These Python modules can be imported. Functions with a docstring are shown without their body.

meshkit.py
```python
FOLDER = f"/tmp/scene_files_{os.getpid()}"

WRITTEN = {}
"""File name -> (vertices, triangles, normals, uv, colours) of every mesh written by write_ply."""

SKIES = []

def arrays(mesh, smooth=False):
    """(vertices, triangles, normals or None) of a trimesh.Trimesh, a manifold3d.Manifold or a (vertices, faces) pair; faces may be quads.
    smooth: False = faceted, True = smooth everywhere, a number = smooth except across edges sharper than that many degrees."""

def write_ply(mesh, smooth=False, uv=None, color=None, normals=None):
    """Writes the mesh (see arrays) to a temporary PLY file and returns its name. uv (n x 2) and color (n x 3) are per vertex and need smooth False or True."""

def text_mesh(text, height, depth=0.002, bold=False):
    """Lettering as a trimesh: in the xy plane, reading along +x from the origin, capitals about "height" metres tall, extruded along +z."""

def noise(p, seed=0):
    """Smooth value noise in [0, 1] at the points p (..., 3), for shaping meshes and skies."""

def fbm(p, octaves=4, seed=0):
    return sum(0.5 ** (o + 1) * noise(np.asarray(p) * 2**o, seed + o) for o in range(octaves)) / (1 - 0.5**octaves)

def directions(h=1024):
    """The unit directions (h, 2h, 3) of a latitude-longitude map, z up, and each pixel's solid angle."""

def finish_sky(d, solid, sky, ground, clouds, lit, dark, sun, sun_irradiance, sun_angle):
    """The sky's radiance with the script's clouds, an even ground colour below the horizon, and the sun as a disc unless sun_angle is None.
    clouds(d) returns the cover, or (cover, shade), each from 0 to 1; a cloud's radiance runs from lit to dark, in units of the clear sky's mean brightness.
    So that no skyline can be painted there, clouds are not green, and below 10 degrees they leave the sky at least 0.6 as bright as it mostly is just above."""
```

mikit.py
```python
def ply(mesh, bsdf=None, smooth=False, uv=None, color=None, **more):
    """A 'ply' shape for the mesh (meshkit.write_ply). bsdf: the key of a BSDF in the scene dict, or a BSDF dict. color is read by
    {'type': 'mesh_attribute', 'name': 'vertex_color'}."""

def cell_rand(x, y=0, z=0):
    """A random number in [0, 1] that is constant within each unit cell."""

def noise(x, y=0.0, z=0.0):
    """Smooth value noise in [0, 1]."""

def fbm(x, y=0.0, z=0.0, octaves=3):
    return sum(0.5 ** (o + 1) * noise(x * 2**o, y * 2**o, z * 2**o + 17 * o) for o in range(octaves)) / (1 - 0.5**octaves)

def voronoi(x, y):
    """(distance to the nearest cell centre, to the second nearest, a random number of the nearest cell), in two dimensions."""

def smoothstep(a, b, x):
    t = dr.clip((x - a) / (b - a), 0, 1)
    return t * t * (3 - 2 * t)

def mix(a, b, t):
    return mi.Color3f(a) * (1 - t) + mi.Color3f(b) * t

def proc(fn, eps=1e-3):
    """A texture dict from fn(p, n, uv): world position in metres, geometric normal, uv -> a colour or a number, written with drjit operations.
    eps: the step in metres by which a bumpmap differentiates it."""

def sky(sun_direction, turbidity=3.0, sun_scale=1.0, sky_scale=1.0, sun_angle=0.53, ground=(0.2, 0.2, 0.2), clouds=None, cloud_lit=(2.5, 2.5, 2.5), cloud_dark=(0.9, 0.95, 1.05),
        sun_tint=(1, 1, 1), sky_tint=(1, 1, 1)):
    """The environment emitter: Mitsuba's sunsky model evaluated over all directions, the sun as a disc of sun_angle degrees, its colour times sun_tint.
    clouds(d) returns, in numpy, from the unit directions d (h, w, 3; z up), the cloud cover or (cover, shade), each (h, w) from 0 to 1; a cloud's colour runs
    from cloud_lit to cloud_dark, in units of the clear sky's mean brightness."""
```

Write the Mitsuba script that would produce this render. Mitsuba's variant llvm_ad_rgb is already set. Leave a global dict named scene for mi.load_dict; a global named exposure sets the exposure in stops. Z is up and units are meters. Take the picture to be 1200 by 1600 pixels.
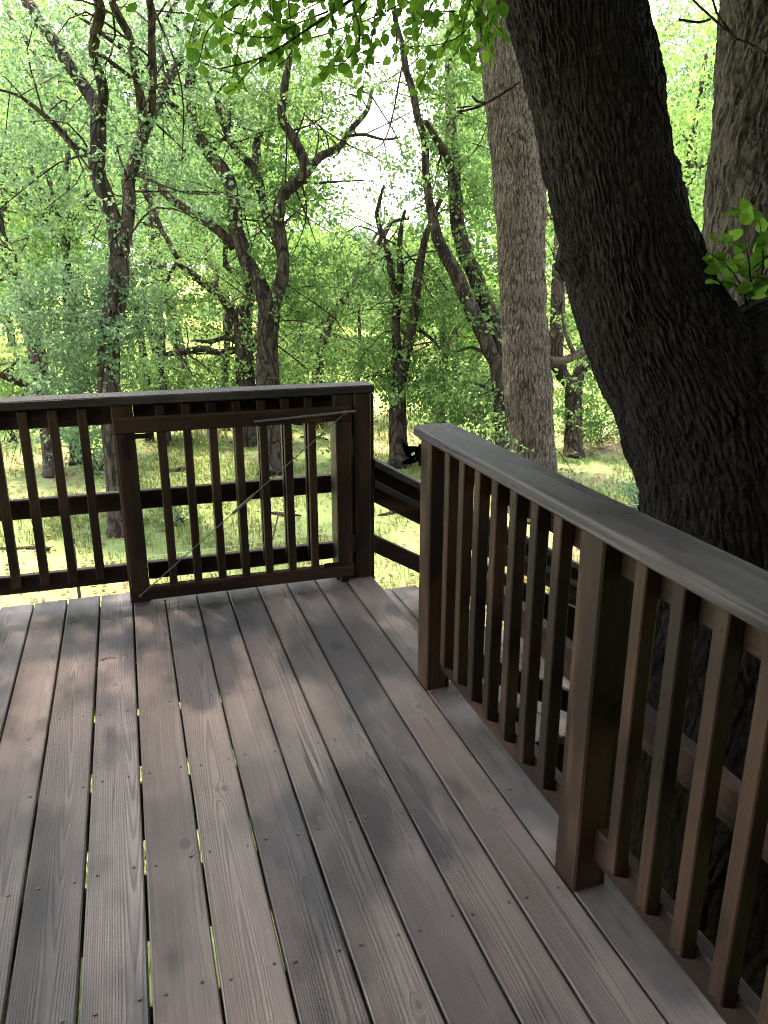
import math, random
import numpy as np, trimesh, mitsuba as mi, drjit as dr
import mikit, meshkit
from mikit import noise, fbm, cell_rand, smoothstep, mix, proc
rng = np.random.default_rng(7)
random.seed(7)
T = mi.ScalarTransform4f
scene, labels = {}, {}

# ------------------------------------------------------------------ camera, sky, exposure
CAM = np.array([-0.942, -1.344, 1.496]); YAW, PITCH, FPX = 0.314, 0.303, 1219.55     # FPX: focal length in photo pixels (1200 wide)
FWD = np.array([math.sin(YAW) * math.cos(PITCH), math.cos(YAW) * math.cos(PITCH), -math.sin(PITCH)])
RGT = np.array([math.cos(YAW), -math.sin(YAW), 0.0]); DWN = np.cross(FWD, RGT)
scene['camera'] = {'type': 'perspective', 'fov': 2 * math.degrees(math.atan(600 / FPX)), 'fov_axis': 'x', 'near_clip': 0.05, 'far_clip': 2000.0,
                   'to_world': T().look_at(origin=CAM.tolist(), target=(CAM + FWD).tolist(), up=[0, 0, 1])}
SUN = (-0.15, 0.45, 0.90)
scene['sky'] = mikit.sky(SUN, turbidity=3.5, sun_scale=0.95, sun_angle=5.0, clouds=lambda d: 0.8, cloud_lit=(2.7, 2.6, 2.75), sky_tint=(1.03, 0.97, 1.02), sun_tint=(1.03, 0.98, 1.0))
exposure = 4.3

# ------------------------------------------------------------------ helpers
def at(px, py, depth):
    """The place seen at a photo pixel, this far along the view axis: used to set out trunks and limbs at their own distance."""
    return CAM + depth * (FWD + (px - 600) / FPX * RGT + (py - 800) / FPX * DWN)

def key(name):
    k, n = name, 0
    while k in scene or k in labels:
        n += 1; k = f'{name}_{n:03d}'
    return k

def put(name, mesh, bsdf, parent=None, smooth=False, color=None, kind=None, label=None, cat=None, group=None):
    k = key(f'{parent}__{name}' if parent else name)
    scene[k] = mikit.ply(mesh, bsdf, smooth=smooth, color=color)
    tag(k, label, cat, group, kind)
    return k

def tag(k, label=None, cat=None, group=None, kind=None):
    d = {a: b for a, b in (('label', label), ('category', cat), ('group', group), ('kind', kind)) if b}
    if d: labels[k] = d

def thing(name, label, cat, group=None):
    k = key(name); tag(k, label, cat, group); return k

def prism(prof, length, axis, start):
    """A cross-section (n x 2, counter-clockwise) drawn out along an axis from the point start."""
    n = len(prof); L = np.zeros((2 * n, 3))
    a, b = {'x': (1, 2), 'y': (0, 2), 'z': (0, 1)}[axis]; c = 'xyz'.index(axis)
    L[:n, a] = L[n:, a] = np.asarray(prof)[:, 0]; L[:n, b] = L[n:, b] = np.asarray(prof)[:, 1]; L[n:, c] = length
    f = []
    for i in range(n):
        j = (i + 1) % n; f += [[i, j, n + j], [i, n + j, n + i]]
    for i in range(1, n - 1): f += [[0, i + 1, i], [n, n + i, n + i + 1]]
    f = np.array(f)
    if axis == 'y': f = f[:, ::-1]
    return trimesh.Trimesh(L + np.asarray(start), f, process=False)

def oct_(a0, a1, b0, b1, c):
    return [(a0 + c, b0), (a1 - c, b0), (a1, b0 + c), (a1, b1 - c), (a1 - c, b1), (a0 + c, b1), (a0, b1 - c), (a0, b0 + c)]

def beam(lo, hi, axis, c=0.004):
    lo, hi = np.asarray(lo, float), np.asarray(hi, float)
    a, b = {'x': (1, 2), 'y': (0, 2), 'z': (0, 1)}[axis]; ax = 'xyz'.index(axis)
    s = np.zeros(3); s[ax] = lo[ax]
    return prism(oct_(lo[a], hi[a], lo[b], hi[b], c), hi[ax] - lo[ax], axis, s)

def slope_beam(x0, x1, y0, y1, z_at_x0, h, k, c=0.004):
    """A board that descends along +x with slope k: top at z_at_x0 at x0, height h."""
    m = beam((x0, y0, -h), (x1, y1, 0), 'x', c); v = m.vertices.copy(); v[:, 2] += z_at_x0 + k * (v[:, 0] - x0); m.vertices = v
    return m

def cat(*ms): return trimesh.util.concatenate(list(ms))

def box(lo, hi):
    lo, hi = np.asarray(lo, float), np.asarray(hi, float)
    return trimesh.creation.box(extents=hi - lo, transform=trimesh.transformations.translation_matrix((lo + hi) / 2))

def spline(pts, step):
    p = np.asarray(pts, float)
    if len(p) < 3:
        n = max(2, int(np.linalg.norm(p[-1, :3] - p[0, :3]) / step)); t = np.linspace(0, 1, n)[:, None]; return p[0] * (1 - t) + p[-1] * t
    q = np.vstack([2 * p[0] - p[1], p, 2 * p[-1] - p[-2]]); out = []
    for i in range(len(p) - 1):
        a, b, c, d = q[i:i + 4]; n = max(2, int(np.linalg.norm(c[:3] - b[:3]) / step)); t = np.linspace(0, 1, n, endpoint=False)[:, None]
        out.append(0.5 * (2 * b + (c - a) * t + (2 * a - 5 * b + 4 * c - d) * t ** 2 + (3 * b - a - 3 * c + d) * t ** 3))
    return np.vstack(out + [p[-1:]])

def tube(path, sides=8, rough=0.0, seed=0, closed=True, disp=None):
    """path: n x 4 (place, radius) -> a tube with parallel-transported rings."""
    p, r = path[:, :3], path[:, 3]; n = len(p)
    t = np.gradient(p, axis=0); t /= np.linalg.norm(t, axis=1, keepdims=True) + 1e-12
    a = np.cross(t[0], [0, 1, 0.3]); a /= np.linalg.norm(a); A = np.zeros((n, 3))
    for i in range(n):
        a = a - t[i] * (a @ t[i]); a /= np.linalg.norm(a) + 1e-12; A[i] = a
    B = np.cross(t, A); ang = np.arange(sides) * 2 * np.pi / sides
    dirs = np.cos(ang)[None, :, None] * A[:, None] + np.sin(ang)[None, :, None] * B[:, None]
    v = p[:, None] + r[:, None, None] * dirs
    if rough: v = v + dirs * (r[:, None, None] * rough * 2 * (meshkit.fbm(v / np.maximum(r.mean(), .02) * .8, 2, seed) - 0.5)[..., None])
    if disp is not None:
        s = np.concatenate([[0], np.cumsum(np.linalg.norm(np.diff(p, axis=0), axis=1))])
        v = v + dirs * disp(v, s[:, None] + 0 * ang[None], r[:, None] + 0 * ang[None], dirs, ang[None] + 0 * s[:, None])[..., None]
    i, j = np.meshgrid(np.arange(n - 1), np.arange(sides), indexing='ij')
    q = np.stack([i * sides + j, i * sides + (j + 1) % sides, (i + 1) * sides + (j + 1) % sides, (i + 1) * sides + j], -1).reshape(-1, 4)
    f = np.vstack([q[:, [0, 1, 2]], q[:, [0, 2, 3]]]); v = v.reshape(-1, 3)
    if closed:
        k = np.arange(sides); v = np.vstack([v, p[:1], p[-1:]]); m = n * sides
        f = np.vstack([f, np.stack([k * 0 + m, (k + 1) % sides, k], 1), np.stack([k * 0 + m + 1, (n - 1) * sides + k, (n - 1) * sides + (k + 1) % sides], 1)])
    return trimesh.Trimesh(v, f, process=False)

def cyl(a, b, r, sections=10): return trimesh.creation.cylinder(r, segment=[a, b], sections=sections)

def join(vf):
    vs, fs, n = [], [], 0
    for m in vf:
        vs.append(np.asarray(m.vertices)); fs.append(np.asarray(m.faces) + n); n += len(m.vertices)
    return trimesh.Trimesh(np.vstack(vs), np.vstack(fs), process=False)

# ------------------------------------------------------------------ materials
def grain(s, t, seed, ring=0.0048, tone=None):
    """Sawn softwood: s across the board and t along it, in metres. Returns (late wood, fine streak, knot, crack) in 0..1."""
    kc = dr.floor(t / 0.62 + seed * 7.3)
    ks = (cell_rand(kc, seed * 91, 3) - 0.5) * 0.10
    kt = (kc - seed * 7.3 + 0.2 + 0.6 * cell_rand(kc, seed * 91, 4)) * 0.62
    kr = dr.select(cell_rand(kc, seed * 91, 5) > 0.45, 0.006 + 0.011 * cell_rand(kc, seed * 91, 6), 1e-4)
    w = s + (noise(t * 1.3, seed * 17) - 0.5) * 0.045 + (noise(t * 5.0, seed * 31) - 0.5) * 0.006
    d = dr.sqrt(dr.square(s - ks) + dr.square((t - kt) * 0.62) + 1e-9) * (0.75 + 0.5 * noise(s * 70, t * 50, seed))
    near = dr.exp(-dr.square(d / (kr * 2.0)))
    deep = 0.004 + 0.05 * noise(t * 0.8 + 40, seed * 13)
    rr = dr.sqrt(dr.square(w + (cell_rand(seed * 91, 8) - 0.5) * 0.09) + dr.square(deep)) * (1 - near) + (d * 0.7 + 0.03) * near
    x = rr / ring + 0.5 * noise(t * 3, s * 60, seed * 5)
    fr = x - dr.floor(x)
    late = smoothstep(0.35, 0.85, fr) * (1 - smoothstep(0.9, 1.0, fr))
    streak = noise(s * 700, t * 9, seed * 11) * 0.6 + 0.4 * noise(s * 260, t * 3, seed * 3)
    knot = 1 - smoothstep(kr * 0.75, kr * 1.05, d)
    crk = noise(s * 150 + 3.5 * noise(t * 3.0, seed), t * 1.4, seed * 23)
    crack = smoothstep(0.89, 0.94, crk) * smoothstep(0.42, 0.6, noise(t * 1.3, s * 16, seed * 29))
    return late, streak, knot, crack

P = 0.146
def deck_seed(p): return dr.floor(p.x / P) * 0.37 + 11.3
def deck_color(p, n, uv):
    i = dr.floor(p.x / P); seed = deck_seed(p); s = p.x - (i + 0.5) * P
    late, streak, knot, crack = grain(s, p.y, seed)
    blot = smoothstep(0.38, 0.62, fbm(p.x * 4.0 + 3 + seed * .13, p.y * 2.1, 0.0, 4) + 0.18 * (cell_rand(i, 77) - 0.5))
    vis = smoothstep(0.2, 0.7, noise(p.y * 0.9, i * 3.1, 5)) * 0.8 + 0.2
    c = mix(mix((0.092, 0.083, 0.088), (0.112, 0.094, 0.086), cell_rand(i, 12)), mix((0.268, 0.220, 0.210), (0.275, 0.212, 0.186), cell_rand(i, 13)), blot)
    c = c * (0.74 + 0.42 * cell_rand(i, 8)) * (1.0 + vis * (0.14 - 0.50 * late * (1 - knot))) * (0.72 + 0.5 * streak)
    c = mix(c, mi.Color3f(0.085, 0.082, 0.086), knot * 0.7)
    grime = smoothstep(0.6, 0.8, fbm(p.x * 9, p.y * 4, 9.0, 3))
    c = c * (1 - 0.45 * grime)
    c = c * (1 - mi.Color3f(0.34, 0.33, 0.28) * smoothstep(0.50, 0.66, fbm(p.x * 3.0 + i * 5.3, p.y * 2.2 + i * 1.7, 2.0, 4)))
    edge = smoothstep(0.058, 0.071, dr.abs(s))
    c = c * (1 - 0.35 * edge)
    return mix(c, mi.Color3f(0.025, 0.022, 0.022), crack * 0.9)
def deck_bump(p, n, uv):
    i = dr.floor(p.x / P); s = p.x - (i + 0.5) * P
    late, streak, knot, crack = grain(s, p.y, deck_seed(p))
    return late * 0.6 * (1 - knot) + streak * 0.4 - crack * 1.8 + knot * 0.3

def stained(axis, dark, warm, ring=0.0035):
    def fn(p, n, uv):
        q = {'x': (p.x, p.z, p.y), 'y': (p.y, p.x, p.z), 'z': (p.z, p.x, p.y)}[axis]
        cell = dr.floor(q[1] / 0.117 + 0.37) * 1.7 + dr.floor(q[2] / 0.117 + 0.21) * 0.91
        sd = cell_rand(cell * 5.0, 3) * 9 + 1
        streak = noise(q[1] * 420 + q[2] * 370, q[0] * 6, sd) * 0.55 + 0.45 * noise(q[1] * 120 + q[2] * 140, q[0] * 2.2, sd)
        ringv = (q[1] * 0.8 + q[2] * 0.6 + 0.010 * noise(q[0] * 1.5, sd) + 0.004 * noise(q[0] * 6, sd)) / ring
        fr = ringv - dr.floor(ringv)
        late = smoothstep(0.4, 0.85, fr) * (1 - smoothstep(0.9, 1.0, fr))
        blot = smoothstep(0.35, 0.7, fbm(q[0] * 3.1, q[1] * 9 + sd, q[2] * 9, 3))
        kn = smoothstep(0.16, 0.10, dr.sqrt(dr.square((q[0] * 3.2 - dr.floor(q[0] * 3.2) - 0.5) * 1.0) + dr.square((q[1] * 12 - dr.floor(q[1] * 12) - 0.5) * 0.7)) + 0.6 * dr.floor(cell_rand(dr.floor(q[0] * 3.2), cell) + 0.62))
        c = mix(dark, warm, blot) * (0.7 + 0.6 * streak) * (1 - 0.28 * late)
        return mix(c, mi.Color3f(0.02, 0.014, 0.01), kn * 0.5)
    return fn
def fine_bump(axis):
    def fn(p, n, uv):
        q = {'x': (p.x, p.z, p.y), 'y': (p.y, p.x, p.z), 'z': (p.z, p.x, p.y)}[axis]
        return noise(q[1] * 420 + q[2] * 370, q[0] * 6) * 0.5 + noise(q[1] * 150 + q[2] * 170, q[0] * 3)
    return fn

def wood(name, color, bump, scale, rough, spec=0.3):
    scene[name] = {'type': 'twosided', 'b': {'type': 'bumpmap', 'arbitrary': proc(bump, eps=4e-4), 'scale': scale,
                   'bsdf': {'type': 'principled', 'base_color': proc(color), 'roughness': rough, 'specular': spec}}}
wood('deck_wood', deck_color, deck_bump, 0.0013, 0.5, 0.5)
DARK, WARM = (0.017, 0.0092, 0.0058), (0.053, 0.0285, 0.0165)
for ax in 'xyz':
    wood(f'rail_wood_{ax}', stained(ax, DARK, WARM), fine_bump(ax), 0.0006, 0.55)
wood('post_wood', stained('z', (0.022, 0.0122, 0.0068), (0.070, 0.040, 0.020)), fine_bump('z'), 0.0006, 0.55)
for ax in 'xy':
    wood(f'cap_wood_{ax}', stained(ax, (0.021, 0.0185, 0.0195), (0.062, 0.053, 0.052)), fine_bump(ax), 0.0016, 0.55, 0.4)
scene['black_iron'] = {'type': 'principled', 'base_color': {'type': 'rgb', 'value': [.02, .02, .022]}, 'roughness': 0.4, 'metallic': 0.6}
scene['bare_steel'] = {'type': 'principled', 'base_color': {'type': 'rgb', 'value': [.17, .17, .155]}, 'roughness': 0.5, 'metallic': 0.35}
scene['nail_steel'] = {'type': 'principled', 'base_color': {'type': 'rgb', 'value': [.13, .12, .12]}, 'roughness': 0.5, 'metallic': 0.7}
scene['rusty_steel'] = {'type': 'principled', 'base_color': {'type': 'rgb', 'value': [.06, .045, .035]}, 'roughness': 0.8, 'metallic': 0.2}
scene['fence_wire'] = {'type': 'principled', 'base_color': {'type': 'rgb', 'value': [.45, .45, .44]}, 'roughness': 0.5, 'metallic': 0.4}

def ridges(p, f, st):
    """Long interlacing bark ridges: 0 in the furrows, 1 on the plates."""
    wz = noise(p.x * f * .2, p.y * f * .2, p.z * f * .12) * 2.2
    x, y, z = p.x * f + wz, p.y * f - wz, p.z * f * st
    a = dr.abs(noise(x, y, z) * 2 - 1); b = dr.abs(noise(x * 2.1 + 3, y * 2.1, z * 2.6 + 9) * 2 - 1)
    return smoothstep(0.03, 0.30, a) * (0.5 + 0.5 * smoothstep(0.02, 0.3, b))
def bark_color(a, b, f, lich, st):
    def fn(p, n, uv):
        t = ridges(p, f, st)
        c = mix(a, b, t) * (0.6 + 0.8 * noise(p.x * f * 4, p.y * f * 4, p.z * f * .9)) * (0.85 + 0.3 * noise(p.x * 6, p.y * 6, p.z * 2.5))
        return mix(c, mi.Color3f(0.20, 0.215, 0.175), lich * t * smoothstep(0.58, 0.78, fbm(p.x * 9, p.y * 9, p.z * 5, 3)))
    return fn
def bark_bump(f, st):
    def fn(p, n, uv): return ridges(p, f, st) + 0.25 * noise(p.x * f * 4, p.y * f * 4, p.z * f * .9)
    return fn
def bark(name, a, b, f, lich, scale, st=.12):
    scene[name] = {'type': 'twosided', 'b': {'type': 'bumpmap', 'arbitrary': proc(bark_bump(f, st), eps=2e-3), 'scale': scale,
                   'bsdf': {'type': 'principled', 'base_color': proc(bark_color(a, b, f, lich, st)), 'roughness': 0.9, 'specular': 0.2}}}
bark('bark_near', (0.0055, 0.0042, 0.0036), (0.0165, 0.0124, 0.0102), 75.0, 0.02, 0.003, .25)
bark('bark_grey', (0.022, 0.018, 0.015), (0.080, 0.067, 0.054), 42.0, 0.10, 0.004, .08)
bark('bark_shaggy', (0.015, 0.0125, 0.0105), (0.060, 0.051, 0.041), 42.0, 0.15, 0.004, .1)
bark('bark_oak', (0.010, 0.008, 0.007), (0.050, 0.039, 0.031), 17.0, 0.15, 0.016)
scene['leaf'] = {'type': 'principledthin', 'base_color': {'type': 'mesh_attribute', 'name': 'vertex_color'}, 'roughness': 0.45, 'diff_trans': 0.95, 'spec_trans': 0.0, 'eta': 1.4}
scene['grass_blade'] = {'type': 'principledthin', 'base_color': {'type': 'mesh_attribute', 'name': 'vertex_color'}, 'roughness': 0.6, 'diff_trans': 0.7, 'spec_trans': 0.0, 'eta': 1.3}
def ground_color(p, n, uv):
    big = fbm(p.x * 0.55 + 5, p.y * 0.55, 0.0, 4)
    fine = fbm(p.x * 9, p.y * 9, 3.0, 4)
    straw = mix((0.15, 0.12, 0.08), (0.29, 0.25, 0.165), fine)
    grass = mix((0.115, 0.165, 0.060), (0.21, 0.28, 0.115), fine)
    c = mix(straw, grass, smoothstep(0.20, 0.44, big + 0.5 * (fine - 0.5)))
    meadow = mix((0.20, 0.29, 0.075), (0.30, 0.37, 0.12), fbm(p.x * 0.3, p.y * 0.3, 7.0, 3))
    far = smoothstep(15.0, 21.0, dr.sqrt(dr.square(p.x) + dr.square(p.y)) + 4 * (fbm(p.x * .2, p.y * .2, 2.0, 2) - .5))
    return mix(c, meadow, far)
scene['soil'] = {'type': 'twosided', 'b': {'type': 'diffuse', 'reflectance': proc(ground_color)}}

# ------------------------------------------------------------------ ground
GZ = -1.7
def gz(x, y):
    x, y = np.asarray(x, float), np.asarray(y, float)
    q = np.stack([x * 0.35, y * 0.35, 0 * x], -1)
    return GZ + (meshkit.fbm(q, 3, 3) - 0.5) * 0.35 + np.clip((np.hypot(x, y) - 30) / 100, 0, 1) * 0.6
gx = np.concatenate([np.linspace(-900, -60, 12), np.linspace(-50, 50, 180), np.linspace(60, 900, 12)])
gy = np.concatenate([np.linspace(-900, -30, 10), np.linspace(-20, 70, 180), np.linspace(80, 900, 12)])
X, Y = np.meshgrid(gx, gy, indexing='ij'); v = np.stack([X, Y, gz(X, Y)], -1).reshape(-1, 3); ny = len(gy)
i, j = np.meshgrid(np.arange(len(gx) - 1), np.arange(ny - 1), indexing='ij'); q = np.stack([i * ny + j, (i + 1) * ny + j, (i + 1) * ny + j + 1, i * ny + j + 1], -1).reshape(-1, 4)
put('ground', (v, q), 'soil', smooth=True, kind='structure', label='grassy ground with straw and leaf litter under the oaks')

def on_ground(px, py):
    d = FWD + (px - 600) / FPX * RGT + (py - 800) / FPX * DWN; t = (GZ - CAM[2]) / d[2]
    for _ in range(4):
        p = CAM + t * d; t = (float(gz(p[0], p[1])) - CAM[2]) / d[2]
    return CAM + t * d, t

# ------------------------------------------------------------------ deck
deck = thing('wooden_deck', 'raised wooden deck of long grey brown weathered boards with narrow gaps', 'deck')
Y0, Y1 = -2.6, 2.353
for k in range(-22, 1):
    r = np.random.default_rng(100 + k); g0, g1 = 0.0024 + 0.0010 * r.random(), 0.0024 + 0.0010 * r.random()
    if k in (-7, -8, -9): g0 += 0.0014
    z = r.uniform(-0.0012, 0.0012); m = beam((k * P + g0, Y0, z - 0.038), ((k + 1) * P - g1, Y1 + r.uniform(-.006, .006), z), 'y', 0.0035)
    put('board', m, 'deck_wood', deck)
for y in np.arange(-2.4, 2.3, 0.406):
    put('joist', beam((-3.2, y - .019, -.230), (.055, y + .019, -.0405), 'x'), 'rail_wood_x', deck)
put('rim_joist', beam((-3.2, 2.275, -.232), (.055, 2.313, -.0405), 'x'), 'rail_wood_x', deck)
put('rim_joist', beam((.058, -2.5, -.232), (.096, 2.313, -.0405), 'y'), 'rail_wood_y', deck)
nails = []
for y in np.arange(-2.4, 2.3, 0.406):
    for k in range(-22, 1):
        for o in (0.028, 0.118):
            c = trimesh.creation.cylinder(0.0037, 0.003, sections=8); c.apply_translation((k * P + o + rng.uniform(-.008, .008), y + rng.uniform(-.01, .01), 0.0014)); nails.append(c)
put('nail_heads', join(nails), 'nail_steel', deck, kind='stuff')
for x in (-3.0, -1.5, .03):
    for y in (-2.3, 0.1, 2.1): put('support_post', beam((x - .045, y - .045, GZ - .2), (x + .045, y + .045, -.233), 'z'), 'rail_wood_z', deck)

# ------------------------------------------------------------------ railings
def baluster(x, y, z0, z1, face, parent, w=0.019):
    """2x2 picket with its lower end cut at a slant; face: the axis it looks along."""
    m = beam((x - w, y - w, z0), (x + w, y + w, z1), 'z', 0.003); v = m.vertices.copy(); low = v[:, 2] < (z0 + z1) / 2
    v[low, 2] += (v[low, 1] - y if face == 'y' else v[low, 0] - x) * -0.5 + 0.01; m.vertices = v
    put('baluster', m, 'rail_wood_z', parent)

far = thing('deck_railing', 'dark brown wooden railing across the far end of the deck, behind the folded gate', 'railing')
put('cap_rail', beam((-3.2, 2.19, .931), (.156, 2.33, .969), 'x', .005), 'cap_wood_x', far, label='weathered grey cap board')
for x0 in (-3.12, -2.07, -1.031): put('post', beam((x0, 2.212, -.0), (x0 + .091, 2.303, .93), 'z', .005), 'rail_wood_z', far)
put('post', beam((-.041, 2.190, -.0), (.050, 2.281, .929), 'z', .005), 'rail_wood_z', far, label='doubled corner post')
put('post', beam((.0525, 2.1875, -.0), (.139, 2.2785, .929), 'z', .005), 'rail_wood_z', far)
put('post_trim', beam((.1415, 2.20, -.03), (.158, 2.292, .925), 'z', .003), 'rail_wood_z', far)
for a, b in ((-3.03, -2.07), (-1.98, -1.031), (-.94, -.041)):
    a, b = a + .001, b - .001
    put('upper_rail', beam((a, 2.266, .836), (b, 2.302, .927), 'x'), 'rail_wood_x', far)
    put('bottom_rail', beam((a, 2.266, .088), (b, 2.302, .172), 'x'), 'rail_wood_x', far)
    n = 7
    for i in range(1, n + 1):
        x = a + (b - a) * i / (n + 1); baluster(x, 2.245, .115, .918, 'y', far)
put('mid_rail', beam((-3.2, 2.3055, .424), (-.042, 2.3435, .513), 'x'), 'rail_wood_x', far)
put('mid_rail', beam((-.040, 2.3055, .424), (.139, 2.3435, .513), 'x'), 'rail_wood_x', far)

near = thing('deck_railing', 'dark brown wooden railing running along the right side of the deck beside the big trunk', 'railing')
put('cap_rail', beam((-.021, -2.5, .940), (.119, 1.16, .978), 'y', .006), 'cap_wood_y', near, label='broad weathered grey cap board with small nail dents')
for y0 in (1.049, .018, -1.013, -2.044): put('post', beam((.0, y0, 0), (.092, y0 + .096, .939), 'z', .005), 'post_wood', near)
for a, b in ((.114, 1.049), (-.917, .018), (-1.948, -1.013)):
    a, b = a + .001, b - .001
    put('upper_rail', beam((.049, a, .848), (.086, b, .938), 'y'), 'rail_wood_y', near)
    put('bottom_rail', beam((.049, a, .086), (.086, b, .178), 'y'), 'rail_wood_y', near)
    for i in range(1, 8): baluster(.0295, a + (b - a) * i / 8, .145, .925, 'x', near)
put('mid_rail', beam((.0945, -2.5, .445), (.1325, 1.13, .535), 'y'), 'rail_wood_y', near)

dents = [cyl((x, y, .9770), (x, y, .9788), .0036, 8) for y0 in (1.10, .066, -.97) for x, y in ((.022, y0 + .012), (.080, y0 - .010), (.052, y0 + .25))] + [cyl((.03, .62, .977), (.03, .62, .9787), .004, 8), cyl((.09, .45, .977), (.09, .45, .9787), .004, 8)]
for a, b in ((.114, 1.049), (-.917, .018)):
    for i in range(1, 8):
        for z in (.163, .885): y = a + (b - a) * i / 8 + rng.uniform(-.006, .006); dents.append(cyl((.0098, y, z), (.0115, y, z), .003, 8))
put('nail_heads', join(dents), 'black_iron', near, kind='stuff')
# gate, folded back against the far railing
gate = thing('deck_gate', 'small dark brown picket gate folded open against the far railing, braced by a diagonal cable', 'gate')
GX0, GX1, GY0, GY1 = -1.022, .028, 2.150, 2.187
put('top_rail', beam((GX0, GY0, .812), (GX1, GY1, .880), 'x'), 'rail_wood_x', gate)
put('bottom_rail', beam((GX0, GY0, .030), (GX1 + .01, GY1, .094), 'x'), 'rail_wood_x', gate)
put('stile', beam((GX0, GY0 + .001, .0955), (GX0 + .078, GY1, .8105), 'z'), 'rail_wood_z', gate)
put('stile', beam((GX1 - .072, GY0 + .001, .0955), (GX1, GY1, .8105), 'z'), 'rail_wood_z', gate)
for i in range(1, 8):
    x = GX0 + .078 + (GX1 - GX0 - .150) * i / 8
    put('baluster', beam((x - .018, GY0 + .004, .0955), (x + .018, GY1 - .002, .8105), 'z', .003), 'rail_wood_z', gate)
ca, cb = np.array([-.985, GY0 - .006, .060]), np.array([.0, GY0 - .006, .850])
put('brace_cable', cat(cyl(ca, cb, .0024), cyl(ca - [0, .006, 0], ca + [0, .02, 0], .007), cyl(cb - [0, .006, 0], cb + [0, .02, 0], .007)), 'bare_steel', gate)
d = (cb - ca) / np.linalg.norm(cb - ca); mid = ca + (cb - ca) * .50
put('turnbuckle', cat(cyl(mid - d * .05, mid + d * .05, .0075), cyl(mid - d * .066, mid - d * .05, .0075), cyl(mid + d * .05, mid + d * .066, .0075)), 'bare_steel', gate)
r0, r1 = np.array([-.425, GY0 - .007, .835]), np.array([.050, GY0 - .012, .858])
put('drop_rod', cat(cyl(r0, r1, .0055), cyl(r0 + [.02, 0, 0], r0 + [.02, .012, 0], .006), cyl(r1 - [.05, 0, 0], r1 - [.05, -.012, 0], .006)), 'bare_steel', gate)
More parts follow.
